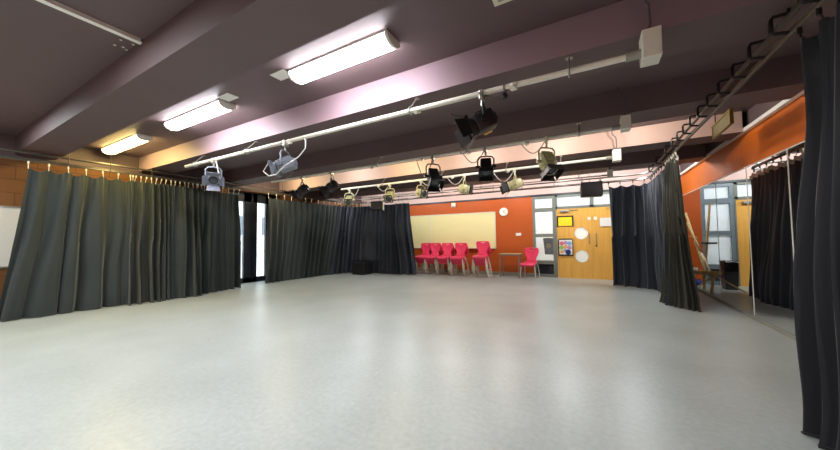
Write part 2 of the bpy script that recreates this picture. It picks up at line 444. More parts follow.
# corridor seen through the glass
b = B(); b.box((0, YF + 1.7, 1.4), (5, .1, 2.9)); b.box((0, YF + .95, 2.75), (5, 1.5, .1)); b.box((-2.5, YF + .95, 1.4), (.1, 1.5, 2.9)); b.box((2.5, YF + .95, 1.4), (.1, 1.5, 2.9))
struct('wall_corridor', b, M['corridor'], 'white corridor wall beyond the far doors')
struct('floor_corridor', B().box((0, YF + .95, -.05), (5, 1.5, .1)), M['skirt'], 'corridor floor beyond the far doors')
t = thing('litter_bin', 'grey tapered bin with yellow round emblem behind the lower side pane', 'bin', (-1.12, YF + .2, .66), 0)
bb = B(); bb.prism([(-.13, 0), (.10, 0), (.17, .44), (-.17, .44)], -.02, .06, 'Y'); bb.prism([(-.19, .44), (.19, .44), (.16, .50), (-.15, .50)], -.03, .07, 'Y')
bb.build('bin_body', M['greybin'], t)
bb = B(); bb.cyl((-.02, -.022, .27), (-.02, -.027, .27), .06, m=M['amber'], seg=24); bb.cyl((-.02, -.027, .27), (-.02, -.029, .27), .035, m=M['greybin'], seg=24)
bb.build('emblem', None, t)
B().box((0, .3, .3), (.06, .48, .04)).build('wall_bracket', M['greybin'], t)
B().box((-.0, .76, .3), (.02, .44, .02)).build('wall_bracket', M['greybin'], t)

# ---- left glazed doors
w = thing('window_4', 'dark framed glazed doors between the left curtains', 'window', (XL - .3, 5.35, 0), 0, kind='structure')
fb = B(); H = WZ
for y0, y1 in ((-.8, -.7), (-.24, -.02), (.02, .15), (.42, .80)): fb.box((0, (y0 + y1) / 2, H / 2), (.07, y1 - y0, H))
fb.box((0, 0, H / 2), (.05, .05, H))
fb.box((0, 0, H - .13), (.07, 1.6, .26)); fb.box((0, 0, .07), (.07, 1.6, .14))
fb.build('window_frame', M['dark'], w)
B().box((0, -.47, H / 2 - .06), (.01, .46, H - .38)).build('pane', M['glass'], w)
B().box((0, .285, H / 2 - .06), (.01, .27, H - .38)).build('pane', M['glass'], w)
# outside
struct('ground_outside', B().box((-14.4, 5, -.1), (11.6, 24, .1)), M['paving'], 'pale paving outside the left glazed doors')
t = thing('neighbouring_building', 'pale building outside the left glazed doors', 'building', (-14.6, 6.5, 0), 0)
B().box((0, 2, 1.6), (.3, 16, 3.3)).build('wall', M['outside'], t)
for y in (-3.2, -.9, 1.4, 3.7, 6.0): B().box((.16, y, 1.9), (.04, 1.3, .9)).build('window', M['outdark'], t)
B().box((.3, 2, 3.3), (.9, 16, .15)).build('roof_edge', M['outdark'], t)

# ------------------------------------------------------------------ mirrors on the right wall
ys = [9.86, 7.375, 6.12, 5.06, 3.9, 2.75]
ml = ['wide mirror panel in the far right corner showing the reflected easel', 'tall mirror panel showing the reflected bin and door',
      'tall mirror panel between two pale joints, full of curtain reflection', 'tall mirror panel beside the near curtain', 'mirror panel hidden behind the near curtain']
for i in range(5):
    a, c = ys[i + 1], ys[i]
    t = thing('wall_mirror', ml[i], 'mirror', (XR, (a + c) / 2, .05), 0, 'mirror panels on the right wall')
    B().box((.01, 0, 1.057), (.02, c - a - .012, 2.11)).build('mirror_glass', M['mirror'], t)
    B().box((.004, -(c - a) / 2 + .0, 1.057), (.016, .011, 2.11)).build('edge_strip', M['white'], t)
    B().box((.004, 0, 2.118), (.02, c - a, .012)).build('edge_strip', M['white'], t)

# ------------------------------------------------------------------ wall items
t = thing('whiteboard', 'wide cream whiteboard on the orange far wall behind the red chairs', 'whiteboard', (-4.4, YF - .01, .84), 0)
fb = B()
for z in (0.01, 1.18): fb.box((0, -.005, z), (3.4, .03, .03))
for x in (-1.69, 1.69): fb.box((x, -.005, .595), (.03, .03, 1.19))
fb.build('frame', M['offwhite'], t)
B().box((0, 0, .595), (3.36, .014, 1.17)).build('board_face', M['wb'], t)
B().box((-.67, -.009, .595), (.03, .01, 1.16)).build('joint_strip', M['offwhite'], t)
B().box((.3, -.05, .01), (2.6, .07, .012)).build('pen_ledge', M['offwhite'], t)
t = thing('whiteboard', 'pale whiteboard on the blockwork left wall beside the curtain', 'whiteboard', (XL + .012, .15, .8), 0)
fb = B()
for z in (0.01, .99): fb.box((.003, 0, z), (.03, 2.3, .025))
for y in (-1.14, 1.14): fb.box((.003, y, .5), (.03, .025, 1.0))
fb.build('frame', M['steel'], t)
B().box((0, 0, .5), (.014, 2.26, .98)).build('board_face', M['wb2'], t)
t = thing('wall_clock', 'round white wall clock right of the far whiteboard', 'clock', (-2.43, YF - .001, 2.01), 0)
b = B(); b.cyl((0, 0, 0), (0, -.04, 0), .14, .13, seg=32); b.build('case', M['white'], t, True)
B().cyl((0, -.0405, 0), (0, -.043, 0), .118, seg=32).build('dial', M['paper'], t); dial = t.children[-1]
b = B(); b.box((0, 0, .035), (.012, .004, .07), None, 0, Matrix.Translation((0, -.046, 0)) @ Matrix.Rotation(.6, 4, 'Y')); b.build('hand', M['black'], dial)
b = B(); b.box((0, 0, .045), (.008, .004, .09), None, 0, Matrix.Translation((0, -.048, 0)) @ Matrix.Rotation(2.2, 4, 'Y')); b.build('hand', M['black'], dial)
t = thing('alarm_sounder', 'small white alarm sounder high on the orange wall above the whiteboard', 'alarm', (-4.16, YF, 2.34), 0)
b = B(); b.box((0, -.02, 0), (.15, .04, .15), None, .008); b.build('base', M['white'], t)
b = B(); b.cyl((0, -.04, 0), (0, -.085, 0), .062, .05, seg=24); b.build('sounder', M['offwhite'], t, True)
t = thing('light_switch', 'white switch plate on the orange wall below the clock', 'switch', (-1.985, YF - .001, 1.285), 0)
b = B(); b.box((0, -.007, 0), (.16, .014, .09), None, .004); b.build('plate', M['white'], t)
for x in (-.035, .035): B().box((x, -.017, 0), (.03, .008, .045)).build('rocker', M['paper'], t)
t = thing('power_socket', 'white double socket low on the orange strip by the mirrors', 'socket', (1.79, YF - .001, .36), 0)
b = B(); b.box((0, -.007, 0), (.15, .014, .09), None, .004); b.build('plate', M['white'], t)
for x in (-.035, .035): B().box((x, -.015, 0), (.035, .006, .03)).build('socket_face', M['skirt'], t)

# ------------------------------------------------------------------ ceiling lights and fittings
def clight(xc, yc, L, lm, label):
    t = thing('ceiling_light', label, 'ceiling light', (xc, yc, ZC), 0, 'fluorescent ceiling lights')
    B().box((0, 0, -.012), (L - .02, .2, .024)).build('base_tray', M['white'], t)
    prof = [(-.1, -.024), (-.095, -.055), (-.06, -.085), (0, -.095), (.06, -.085), (.095, -.055), (.1, -.024)]
    df = B().prism(prof, -L / 2 + .03, L / 2 - .03, 'X').build('diffuser', lm, t)
    for s in (-1, 1):
        B().prism([(a * 1.03, z * 1.03 if z < -.03 else z) for a, z in prof] , s * (L / 2 - .03), s * L / 2, 'X').build('end_cap', M['white'], df)
clight(-2.08, 2.16, 1.27, M['lamp_white'], 'lit white fluorescent ceiling light, nearest and largest of the row')
clight(-4.74, 2.16, 1.5, M['lamp_white'], 'lit white fluorescent ceiling light, middle of the row')
clight(-7.22, 2.16, 1.6, M['lamp_warm'], 'lit warm yellow fluorescent ceiling light nearest the left wall')
for x, l in ((-2.84, 'small white ceiling plate at the left end of the largest lamp'), (-3.86, 'small white ceiling plate at the right end of the middle lamp')):
    tag(B().box((x, 2.09, ZC - .004), (.22, .14, .008), None, .002).build('blanking_plate', M['white']), l, 'ceiling plate', 'white ceiling plates by the lamps')
t = thing('ceiling_box', 'shallow white box on the ceiling at the top edge of the view', 'ceiling box', (-.28, 1.93, ZC), 0)
b = B(); b.box((0, 0, -.02), (.6, .6, .04), None, .004); b.build('casing', M['offwhite'], t)
B().box((0, 0, -.044), (.52, .52, .008)).build('face_panel', M['skirt'], t)
t = thing('cable_trunking', 'straight white trunking along the ceiling at top left', 'trunking', (-3.40, 0, ZC), 0)
b = B(); b.box((0, -.66, -.014), (.045, 3.5, .028)); b.build('trunking_base', M['white'], t)
b = B(); b.box((0, -.66, -.031), (.05, 3.52, .006)); b.build('trunking_lid', M['paper'], t)
for x, y in [(-3.39, .93), (-3.55, 1.01), (-3.69, 1.01), (-3.69, 1.09), (-3.395, 1.056), (-3.54, 1.09), (-3.665, 1.06)]:
    tag(B().cyl((x, y, ZC), (x, y, ZC - .006), .011, .008, seg=10).build('wall_plug', M['offwhite']), 'tiny pale fixing plug in the ceiling by the trunking end', 'wall plug', 'fixing plugs by the trunking end')
t = thing('hanging_sign', 'olive-green framed sign panel hung under the beams behind the right track', 'sign', (1.50, 5.25, 2.67), math.radians(-2))
b = B()
for y in (-.34, .34): b.box((0, y, -.07), (.035, .03, .18))
for z in (-.15, .01): b.box((0, 0, z), (.035, .7, .02))
b.build('frame', M['signframe'], t)
B().box((0, 0, -.07), (.02, .65, .15)).build('sign_face', M['sign'], t)
for y in (-.25, .25):
    b = B(); b.cyl((0, y, .02), (0, y, .30), .006, seg=8); b.build('hanger', M['blackmetal'], t)

# ------------------------------------------------------------------ curtain track round the room
def arc(cx, cy, r, a0, a1, n=10): return [(cx + r * math.cos(a0 + (a1 - a0) * i / n), cy + r * math.sin(a0 + (a1 - a0) * i / n)) for i in range(n + 1)]
TX0, TX1, TYF = -7.68, 1.17, 8.62
path = [(TX0, -2.3), (TX0, 1), (TX0, 3), (TX0, 5.5)] + arc(TX0 + .5, TYF - .5, .5, PI, PI / 2) + [(-4, TYF), (-2, TYF), (-.5, TYF)] + arc(TX1 - .3, TYF - .3, .3, PI / 2, 0) + [(TX1, 5.5), (TX1, 3), (TX1, 1), (TX1, -1)]
t = thing('curtain_track', 'long metal curtain track running round three sides under the beams', 'curtain track', (0, 0, 0), 0)
b = B(); b.tube([(x, y, 2.615) for x, y in path], .017, seg=8); b.build('upper_rail', M['track'], t, True)
b = B(); b.tube([(x, y, 2.52) for x, y in path], .010, seg=6); b.tube([(x, y, 2.492) for x, y in path], .016, seg=6)
b.build('lower_rail', M['track'], t, True)
def along(pts, step, off=.3):
    out = []; acc = -off
    for (x0, y0), (x1, y1) in zip(pts, pts[1:]):
        L = math.hypot(x1 - x0, y1 - y0); d = 0
        while acc + (L - d) >= step:
            d += step - acc if acc >= 0 else step - acc; acc = 0
            f = d / L; out.append((x0 + (x1 - x0) * f, y0 + (y1 - y0) * f, math.atan2(y1 - y0, x1 - x0)))
        acc += L - d
    return out
BEAMS = [(-.5, -.05), (1.105, 1.55), (2.70, 3.15), (4.38, 4.83), (6.03, 6.48), (7.62, 8.07)]
brs = [(TX1, y, -PI / 2) for y in (2.2, 2.55, 2.87, 3.19, 3.51, 3.83, 4.15, 4.47, 4.79, 5.11, 5.43, 5.75, 6.22, 7.0, 7.8)] + [(TX0, y, PI / 2) for y in (.6, 1.58, 2.1, 2.7, 3.3, 3.9, 4.5, 5.1, 5.7, 6.3, 7.0)] + [(x, TYF, 0) for x in (-6.4, -5.6, -4.8, -4, -3.2, -2.4, -1.6, -.8, 0)]
for x, y, a in brs:
    T = Matrix.Translation((x, y, 0)) @ Matrix.Rotation(a, 4, 'Z')
    b = B()
    if x == TX1: b.tube([(0, 0, 2.51), (0, -.075, 2.52), (0, -.085, 2.535), (0, -.085, 2.615), (0, -.075, 2.635), (0, .0, 2.638), (0, .028, 2.62)], .0115, seg=6, T=T)
    else: b.tube([(0, 0, 2.50), (0, -.03, 2.505), (0, -.035, 2.56), (0, -.03, 2.63), (0, .0, 2.638), (0, .025, 2.61)], .007, seg=6, T=T)
    if x != TX1: b.cyl((0, 0, 2.63), (0, 0, ZB if any(p <= y <= q for p, q in BEAMS) else ZC), .006, seg=6, T=T)
    elif any(p <= y <= q for p, q in BEAMS): b.cyl((0, 0, 2.63), (0, 0, ZB), .01, seg=6, T=T)
    b.build('track_bracket', M['blackmetal'] if x == TX1 else M['track'], t, True)

# ------------------------------------------------------------------ curtains
def resample(pts, n):
    pts = [Vector((p[0], p[1], 0)) for p in pts]
    L = [0]
    for a, c in zip(pts, pts[1:]): L.append(L[-1] + (c - a).length)
    out = []
    for i in range(n):
        s = L[-1] * i / (n - 1); k = 0
        while k < len(pts) - 2 and L[k + 1] < s: k += 1
        f = (s - L[k]) / max(1e-6, L[k + 1] - L[k]); out.append(pts[k].lerp(pts[k + 1], min(1, max(0, f))))
    return out
def smooth_pts(p, it=12):
    for _ in range(it):
        q = [p[0]] + [(p[i - 1] + p[i] * 2 + p[i + 1]) / 4 for i in range(1, len(p) - 1)] + [p[-1]]; p = q
    return p
def curtain(label, top, bot, m, nf, amp, seed, nh, ztop=2.385, sag=.03, zbot=.012, side=1, taper=.35, tape=False, bulge=None, irr=1.0, hookmat='offwhite'):
    r = random.Random(seed)
    N = nf * 12 + 1; R = 34
    P = smooth_pts(resample(top, N), 20); Q = smooth_pts(resample(bot, N), 20)
    ph = [0]
    for i in range(1, N): ph.append(ph[-1] + 2 * PI / 12 * (1 + .62 * irr * noise.noise(Vector((i * .05, seed * 7.1, 0)))))
    k = [r.uniform(.9 - .5 * irr, 1 + .4 * irr) for _ in range(nf * 2 + 4)]
    rows = []; base = P[N // 2].copy()
    for j in range(R):
        v = j / (R - 1); row = []
        for i in range(N):
            s = i / (N - 1)
            tz = ztop - sag * abs(math.sin(PI * (nh - 1) * s)) ** 1.4
            c = P[i].lerp(Q[i], v ** 1.15)
            a, d = (P if v < .5 else Q)[max(0, i - 2)], (P if v < .5 else Q)[min(N - 1, i + 2)]
            tn = (d - a).normalized(); nn = Vector((tn.y, -tn.x, 0))
            f = ph[i] / (2 * PI); kk = k[int(f) % len(k)] * (1 - f % 1) + k[(int(f) + 1) % len(k)] * (f % 1)
            drift = 1.5 * irr * noise.noise(Vector((s * 5, v * 1.6, seed * 3.3)))
            am = amp * (taper + (1 - taper) * min(1, v * 1.6) ** .7) * kk
            w = math.sin(ph[i] + drift); w2 = .35 * math.sin(2.1 * ph[i] + 2 * drift + seed)
            off = am * (w + w2 * (.5 + .5 * v))
            off += .014 * math.sin(4.1 * ph[i]) * max(0, 1 - v * 1.6) ** 3
            off += .045 * irr * noise.noise(Vector((s * nf * .35, v * 2.2, seed + 11.0)))
            lat = .35 * am * math.cos(ph[i] + drift) * (.4 + .6 * v)
            if bulge:
                bl = bulge(s, v); off = off * (1 - min(.8, bl * 4)) + bl
            if v > .93: off += (v - .93) * .5 * (.5 + noise.noise(Vector((s * nf, 0, seed))))
            z = tz * (1 - v) + zbot * v
            p = c + nn * off * side + tn * lat
            row.append(Vector((p.x, p.y, z)))
        rows.append(row)
    t = thing('stage_curtain', label, 'curtain', (base.x, base.y, 0), 0, 'black stage curtains on the track')
    o = Vector((base.x, base.y, 0))
    b = B(); b.grid([[p - o for p in rw] for rw in rows]); fab = b.build('fabric', m, t, True, auto=180)
    b = B(); hem = []
    for i in range(0, N):
        tn = (Q[min(N - 1, i + 1)] - Q[max(0, i - 1)]).normalized()
        hem.append(rows[-1][i] - o + Vector((0, 0, .004)))
    b.tube(hem, .009, seg=6); b.build('hem', m, fab, True)
    if tape:
        g = []
        for dz in (0.0, .07):
            g.append([rows[0][i] - o - Vector((P[min(N - 1, i + 1)] - P[max(0, i - 1)])).normalized().cross(Vector((0, 0, 1))) * .014 * side - Vector((0, 0, dz - .004)) for i in range(N)])
        b = B(); b.grid(g); b.build('heading_tape', M['tape'], fab, True, auto=180)
    for h in range(nh):
        i = round(h * (N - 1) / (nh - 1)); p = P[i] - o; q = rows[0][i] - o
        b = B(); b.cyl((p.x, p.y, 2.485), (p.x, p.y, 2.44), .012, seg=8)
        b.tube([(p.x, p.y, 2.45), ((p.x + q.x) / 2, (p.y + q.y) / 2, 2.42), (q.x, q.y, q.z - .02)], .005, seg=6)
        b.build('glider_hook', M[hookmat], t)
    return t
curtain('smooth wide black curtain at the far left beside the small whiteboard', [(TX0, 1.16), (TX0, 2.42)], [(-7.88, .93), (-7.76, 1.8), (-7.74, 2.50)], M['clothG'], 7, .072, 3, 7, sag=.055, irr=1.5, side=-1)
curtain('tightly gathered black curtain in the middle of the left wall', [(TX0, 2.38), (TX0, 3.60)], [(-7.68, 2.36), (-7.60, 2.9), (-7.60, 3.60)], M['clothG'], 12, .085, 5, 16, sag=.012, irr=1.4)
curtain('black curtain left of the glazed doors on the left wall', [(TX0, 3.54), (TX0, 4.47)], [(-7.68, 3.50), (-7.78, 4.55)], M['clothG'], 7, .07, 8, 8, ztop=2.36, sag=.02, irr=1.3)
curtain('black curtain right of the glazed doors on the left wall', [(TX0, 5.26), (TX0, 8.0)], [(-7.86, 5.30), (-7.86, 6.4), (-7.84, 7.75)], M['clothG'], 15, .065, 12, 12, ztop=2.365, sag=.03)
def lump(s, v):
    d = (s - .46) / .12
    return .24 * math.exp(-d * d) * max(0, min(1, (v - .06) / .75)) * (1 if v < .84 else .35)
curtain('long bluish-black curtain hanging in the far left corner beside the whiteboard', [(TX0, 7.9)] + arc(TX0 + .5, TYF - .5, .5, PI, PI / 2, 8) + [(-6.2, TYF), (-5.24, TYF)], [(-7.84, 7.55), (-7.6, 8.3), (-7.0, 8.6), (-6.2, 8.66), (-5.05, 8.76)], M['clothB'], 18, .075, 17, 20, ztop=2.385, sag=.02, bulge=lump, irr=1.3)
curtain('dark bluish curtain on the far right, hanging beside the double door', [(.40, TYF)] + arc(TX1 - .3, TYF - .3, .3, PI * .5, 0, 8) + [(TX1, 7.2), (TX1, 6.6)], [(.44, 8.86), (.9, 8.72), (1.25, 8.45), (1.36, 7.4), (1.14, 6.65)], M['clothB'], 16, .07, 23, 12, sag=.04, ztop=2.39, tape=True, hookmat='blackmetal', irr=1.3)
curtain('narrow olive-black curtain with flared foot beside the mirrors', [(TX1, 6.72), (TX1, 5.98)], [(1.06, 6.95), (1.2, 6.6), (1.46, 6.3)], M['clothO'], 8, .055, 31, 6, sag=.03, ztop=2.42, tape=True, irr=1.3)
curtain('very dark curtain at the right edge, nearest to the viewer', [(TX1, 2.77), (TX1, 1.5)], [(1.12, 2.80), (1.14, 2.3), (1.15, 1.5)], M['clothK'], 8, .075, 41, 8, sag=.05, ztop=2.42, tape=False, hookmat='blackmetal', irr=1.3)

tag(B().box((-6.88, 8.22, .2), (.5, .44, .4), None, .01).build('storage_box', M['black']), 'low black box standing in front of the far left corner curtain', 'box')

# ------------------------------------------------------------------ lighting bars
def bar(label, y, z, x0, x1, r, outlets, hangers, box, cab, dy, k):
    x0 *= k; x1 *= k; outlets = [v * k for v in outlets]; hangers = [v * k for v in hangers]
    t = thing('lighting_bar', label, 'lighting bar', (0, y, z), 0, 'lighting bars under the beams')
    b = B(); b.cyl((x0, 0, 0), (x1, 0, 0), r, seg=16); b.build('bar_tube', M['barwhite'], t, True)
    for x in hangers:
        b = B(); b.tube([(x, r * 1.6 * math.cos(a * PI / 6), r * 1.6 * math.sin(a * PI / 6)) for a in range(12)], .008, seg=6, closed=True)
        b.cyl((x, 0, r * 1.5), (x, dy, ZB - z), .008, seg=8); b.cyl((x, dy, ZB - z), (x, dy, ZB - z - .01), .03, seg=12)
        b.build('hanger', M['steel'], t, True)
    for x in outlets:
        b = B(); b.box((x, -.006, -.012), (.05, .05, .058), None, .008); b.cyl((x, -.03, -.03), (x, -.055, -.05), .022, seg=14)
        b.build('outlet', M['barwhite'], t)
    bx, bz, bw, bh = box; bx *= k
    b = B(); b.box((bx, 0, bz), (bw, .15, bh), None, .006); b.build('junction_box', M['barwhite'], t)
    b = B(); b.cyl((x1 - .09, 0, 0), (bx - bw / 2, 0, 0), r * 1.35, seg=16); b.build('end_socket', M['skirt'], t, True)
    b = B(); b.cyl((bx, 0, bz + bh / 2), (bx, 0, bz + bh / 2 + .05), .02, .012, seg=10)
    top = ZC - z if cab else ZB - z
    b.tube([(bx, 0, bz + bh / 2 + .04), (bx + .005, .0, bz + bh / 2 + .07), (bx - .0, -.01, (bz + bh / 2 + top) / 2 + .03), (bx - .05, -.02, (bz + bh / 2 + top * 2) / 3 + .03), (bx - .06, -.02, top)], .008, seg=6)
    b.build('feed_cable', M['cable'], t, True)
    return t
bar('thick white lighting bar under the nearest beam, longest across the view', 2.62, 2.489, -6.52, .37, .024, [-3.62, -1.57, -.57], [-6.2, -4.62, -1.66, -.12], (.43, .03, .11, .2), True, 0.13, 0.936)
bar('white lighting bar under the second beam from the viewer', 4.30, 2.493, -6.45, .36, .022, [-3.5, -2.45, -1.62, -.75], [-5.9, -3.4, -1.75, -.1], (.41, .03, .1, .16), True, 0.13, 0.956)
bar('white lighting bar under the bright-fronted third beam', 5.95, 2.501, -5.86, .36, .024, [-4.6, -2.6, -1.4], [-4.5, -2.9, -1.45, -.45], (.42, .02, .12, .19), True, 0.13, 0.967)
bar('thin lighting bar carrying the two loudspeakers, farthest of the bars', 7.55, 2.487, -6.3, .34, .014, [-5.2], [-5.4, -2.5, -.2], (.40, .03, .1, .15), True, 0.12, 0.968)

def lantern(label, x, y, z, az, tilt, drop, Lb, rb, bm, doors=True, cream=False, loop=None, gel=False, flare=.55, dl=1.5):
    """az: direction of the beam in degrees in plan, tilt: degrees below level"""
    t = thing('stage_light', label, 'stage light', (x, y, z), 0, 'stage lights on the lighting bars')
    a = math.radians(az); e = math.radians(tilt)
    d = Vector((math.cos(a) * math.cos(e), math.sin(a) * math.cos(e), -math.sin(e)))
    Rz = Matrix.Rotation(a - PI / 2, 4, 'Z')
    T = Matrix.Translation((0, 0, -drop)) @ Rz @ Matrix.Rotation(-e, 4, 'X') # local +Y is the beam
    Ty = Matrix.Translation((0, 0, -drop)) @ Rz
    hw = rb + .03
    b = B(); b.box((0, 0, -.02), (.035, .075, .085), None, .006); b.cyl((0, 0, -.05), (0, 0, -.12), .014, seg=10); b.cyl((0, -.05, -.03), (0, -.075, -.03), .012, seg=8)
    b.build('hook_clamp', M['steel'] if bm != M['lampcream_lit'] else M['offwhite'], t)
    b = B(); top = drop - .12
    pts = [(-hw, 0, 0), (-hw, 0, top * .75), (-hw + .03, 0, top * .96), (0, 0, top), (hw - .03, 0, top * .96), (hw, 0, top * .75), (hw, 0, 0)]
    b.tube(pts, .011, seg=8, T=Ty)
    for s in (-1, 1): b.cyl((s * (hw + .03), 0, 0), (s * (rb - .01), 0, 0), .022, seg=12, T=Ty)
    b.build('yoke', bm, t, True)
    b = B()
    b.box((0, -.02, 0), (2 * rb * .95, Lb * .72, 2 * rb * .95), None, rb * .28, T=T)
    b.cyl((0, Lb * .3, 0), (0, Lb * .5, 0), rb, rb * 1.05, seg=24, T=T)
    b.cyl((0, -Lb * .36, 0), (0, -Lb * .5, 0), rb * .85, rb * .6, seg=20, T=T)
    for k in range(5): b.box((0, -Lb * .26 + k * Lb * .09, rb * .96), (rb * 1.3, .012, .03), None, 0, T=T)
    bd = b.build('lamp_body', bm, t, True)
    b = B(); b.cyl((0, Lb * .495, 0), (0, Lb * .51, 0), rb * .86, seg=24, T=T); b.sphere((0, Lb * .48, 0), rb * .84, None, (1, .35, 1), T=T)
    b.build('lens', M['lens'], bd, True)
    if gel:
        B().box((rb * .75, -Lb * .1, -rb * .6), (rb * .6, Lb * .3, rb * .9), None, .004, T=T).build('warning_plate', M['amber'], bd)
    fm = M['lampblack'] if (cream or bm == M['lampblack']) else bm
    b = B(); q = rb * 1.08
    for s in (-1, 1):
        b.box((s * q, Lb * .5, 0), (.012, .03, 2 * q + .012), None, 0, T=T); b.box((0, Lb * .5, s * q), (2 * q, .03, .012), None, 0, T=T)
    b.build('gel_frame', fm, bd)
    if doors:
        for k in range(4):
            Tk = T @ Matrix.Translation((0, Lb * .51, 0)) @ Matrix.Rotation(k * PI / 2, 4, 'Y') @ Matrix.Translation((0, 0, q)) @ Matrix.Rotation(flare, 4, 'X')
            b = B(); n = q * (.95 if k % 2 == 0 else .8)
            b.prism([(-n, 0), (n, 0), (n * 1.2, rb * dl), (-n * 1.2, rb * dl)], 0, .004, 'Z', None, Tk)
            b.build('barn_door', fm, bd)
    if loop:
        b = B(); b.tube([Vector(p) for p in loop], .007, seg=6); b.build('safety_cable', M['whitecable'] if bm != M['lampblack'] else M['cable'], t, True)
    return t
def cable_loop(dx, dy, dz, sag, n=12, x0=0, z0=.0):
    return [(x0 + dx * i / n, dy * math.sin(PI * i / n), z0 + (dz - z0) * i / n - sag * math.sin(PI * i / n)) for i in range(n + 1)]
Y1, Z1 = 2.62, 2.489
lantern('silver-grey stage light with open barn doors nearest the left wall', -5.214, Y1, Z1, -27, 22, .31, .2, .075, M['lampgrey'], loop=cable_loop(.13, 0, -.33, .02, x0=.06))
lantern('silver-grey stage light seen from the side with a looping white cable', -3.482, Y1, Z1, 205, 18, .31, .3, .085, M['lampgrey'], doors=False,
        loop=[(.35, 0, .0), (.42, -.03, -.06), (.43, -.04, -.16), (.33, -.06, -.26), (.15, -.12, -.36), (0, -.14, -.46), (-.15, -.13, -.46), (-.28, -.12, -.38), (-.2, -.1, -.27)])
lantern('large black stage light with barn doors under the nearest bar', -0.814, Y1, Z1, 203, 24, .27, .25, .085, M['lampblack'], gel=True, loop=cable_loop(.23, 0, -.02, .05))
tag_t = thing('hanging_plug', 'small black plug dangling from the nearest bar beside the large black stage light', 'plug', (-0.613, Y1, Z1), 0)
b = B(); b.tube([(0, 0, .026), (.0, -.026, .01), (0, -.026, -.02), (0, -.01, -.06)], .005, seg=6); b.build('cord', M['cable'], tag_t, True)
b = B(); b.cyl((0, -.01, -.05), (0, -.01, -.075), .016, .03, seg=12); b.cyl((0, -.01, -.075), (0, -.01, -.1), .03, .022, seg=12); b.build('plug_body', M['black'], tag_t, True)
Y2, Z2 = 4.30, 2.493
lantern('dark stage light tilted down, leftmost on the second bar', -5.162, Y2, Z2, 215, 38, .28, .28, .085, M['lampblack'], dl=.9, loop=cable_loop(-.2, 0, -.3, .05))
lantern('dark stage light beside the leftmost one, second from the left on the second bar', -4.350, Y2, Z2, 218, 36, .28, .28, .085, M['lampblack'], dl=.9, loop=cable_loop(.2, 0, -.3, .05))
lantern('dark stage light tilted steeply down, third from the left on the second bar', -2.151, Y2, Z2, 318, 55, .32, .27, .088, M['lampblack'], flare=.3, dl=.9, loop=cable_loop(-.3, 0, -.02, .3))
lantern('boxy dark stage light facing the viewer on the second bar', -1.300, Y2, Z2, 287, 58, .27, .25, .085, M['lampblack'], flare=.15, dl=.7, loop=cable_loop(-.35, 0, -.02, .18))
lantern('cream-sided stage light with dark front, rightmost on the second bar', -0.478, Y2, Z2, 312, 60, .31, .3, .088, M['lampcream_lit'], cream=True, flare=.2, dl=.9, loop=cable_loop(-.32, 0, -.02, .16))
Y3, Z3 = 5.95, 2.501
lantern('cream stage light facing down to the right, leftmost on the third bar', -5.396, Y3, Z3, -60, 35, .30, 0.27, .085, M['lampcream_lit'], cream=True, doors=False, loop=cable_loop(.33, 0, 0, .2))
lantern('small cream stage light with dark front, second from the left on the third bar', -4.129, Y3, Z3, -80, 40, .30, 0.23, .085, M['lampcream_lit'], cream=True, doors=False, loop=cable_loop(-.38, 0, 0, .16))
lantern('cream stage light turned right with dark opening, middle of the third bar', -3.288, Y3, Z3, -20, 12, .30, 0.23, .085, M['lampcream_lit'], cream=True, doors=False, loop=cable_loop(.38, 0, 0, .14))
lantern('cream stage light pointing right with a square dark front on the third bar', -2.253, Y3, Z3, 8, 8, .30, 0.27, .085, M['lampcream_lit'], cream=True, doors=False, loop=cable_loop(-.4, 0, 0, .18))
lantern('cream stage light with dark barn doors aimed left, rightmost on the third bar', -1.238, Y3, Z3, 200, 18, .30, 0.31, .085, M['lampcream_lit'], cream=True, loop=cable_loop(-.42, 0, 0, .22))

def speaker(label, x, y, z, rz, w, h, d, drop, side):
    t = thing('loudspeaker', label, 'loudspeaker', (x, y, z), rz, 'loudspeakers on the far bar')
    b = B(); b.box((0, 0, -drop - h / 2), (w, d, h), None, .012); cab = b.build('cabinet', M['black'], t)
    B().box((0, -d / 2 - .004, -drop - h / 2), (w * .93, .008, h * .92), None, .003).build('grille', M['blackmetal'], cab)
    b = B()
    for s in (-1, 1): b.box((s * w * .42, 0, -drop / 2), (.025, .03, drop)); b.box((s * (w / 2 + .012), 0, -drop - h / 2), (.02, .06, .06))
    b.build('bracket', M[side], t)
    return t
speaker('black loudspeaker hung above the double door', .03, 7.55, 2.487, math.radians(4), .41, .31, .26, .125, 'offwhite')
s2 = speaker('black loudspeaker with cream side hung in front of the far left curtain', -5.72, 7.55, 2.487, math.radians(34), .36, .25, .26, .16, 'offwhite')
b = B(); b.box((.19, 0, -.285), (.035, .25, .25), None, .006); b.build('side_cheek', M['offwhite'], s2)

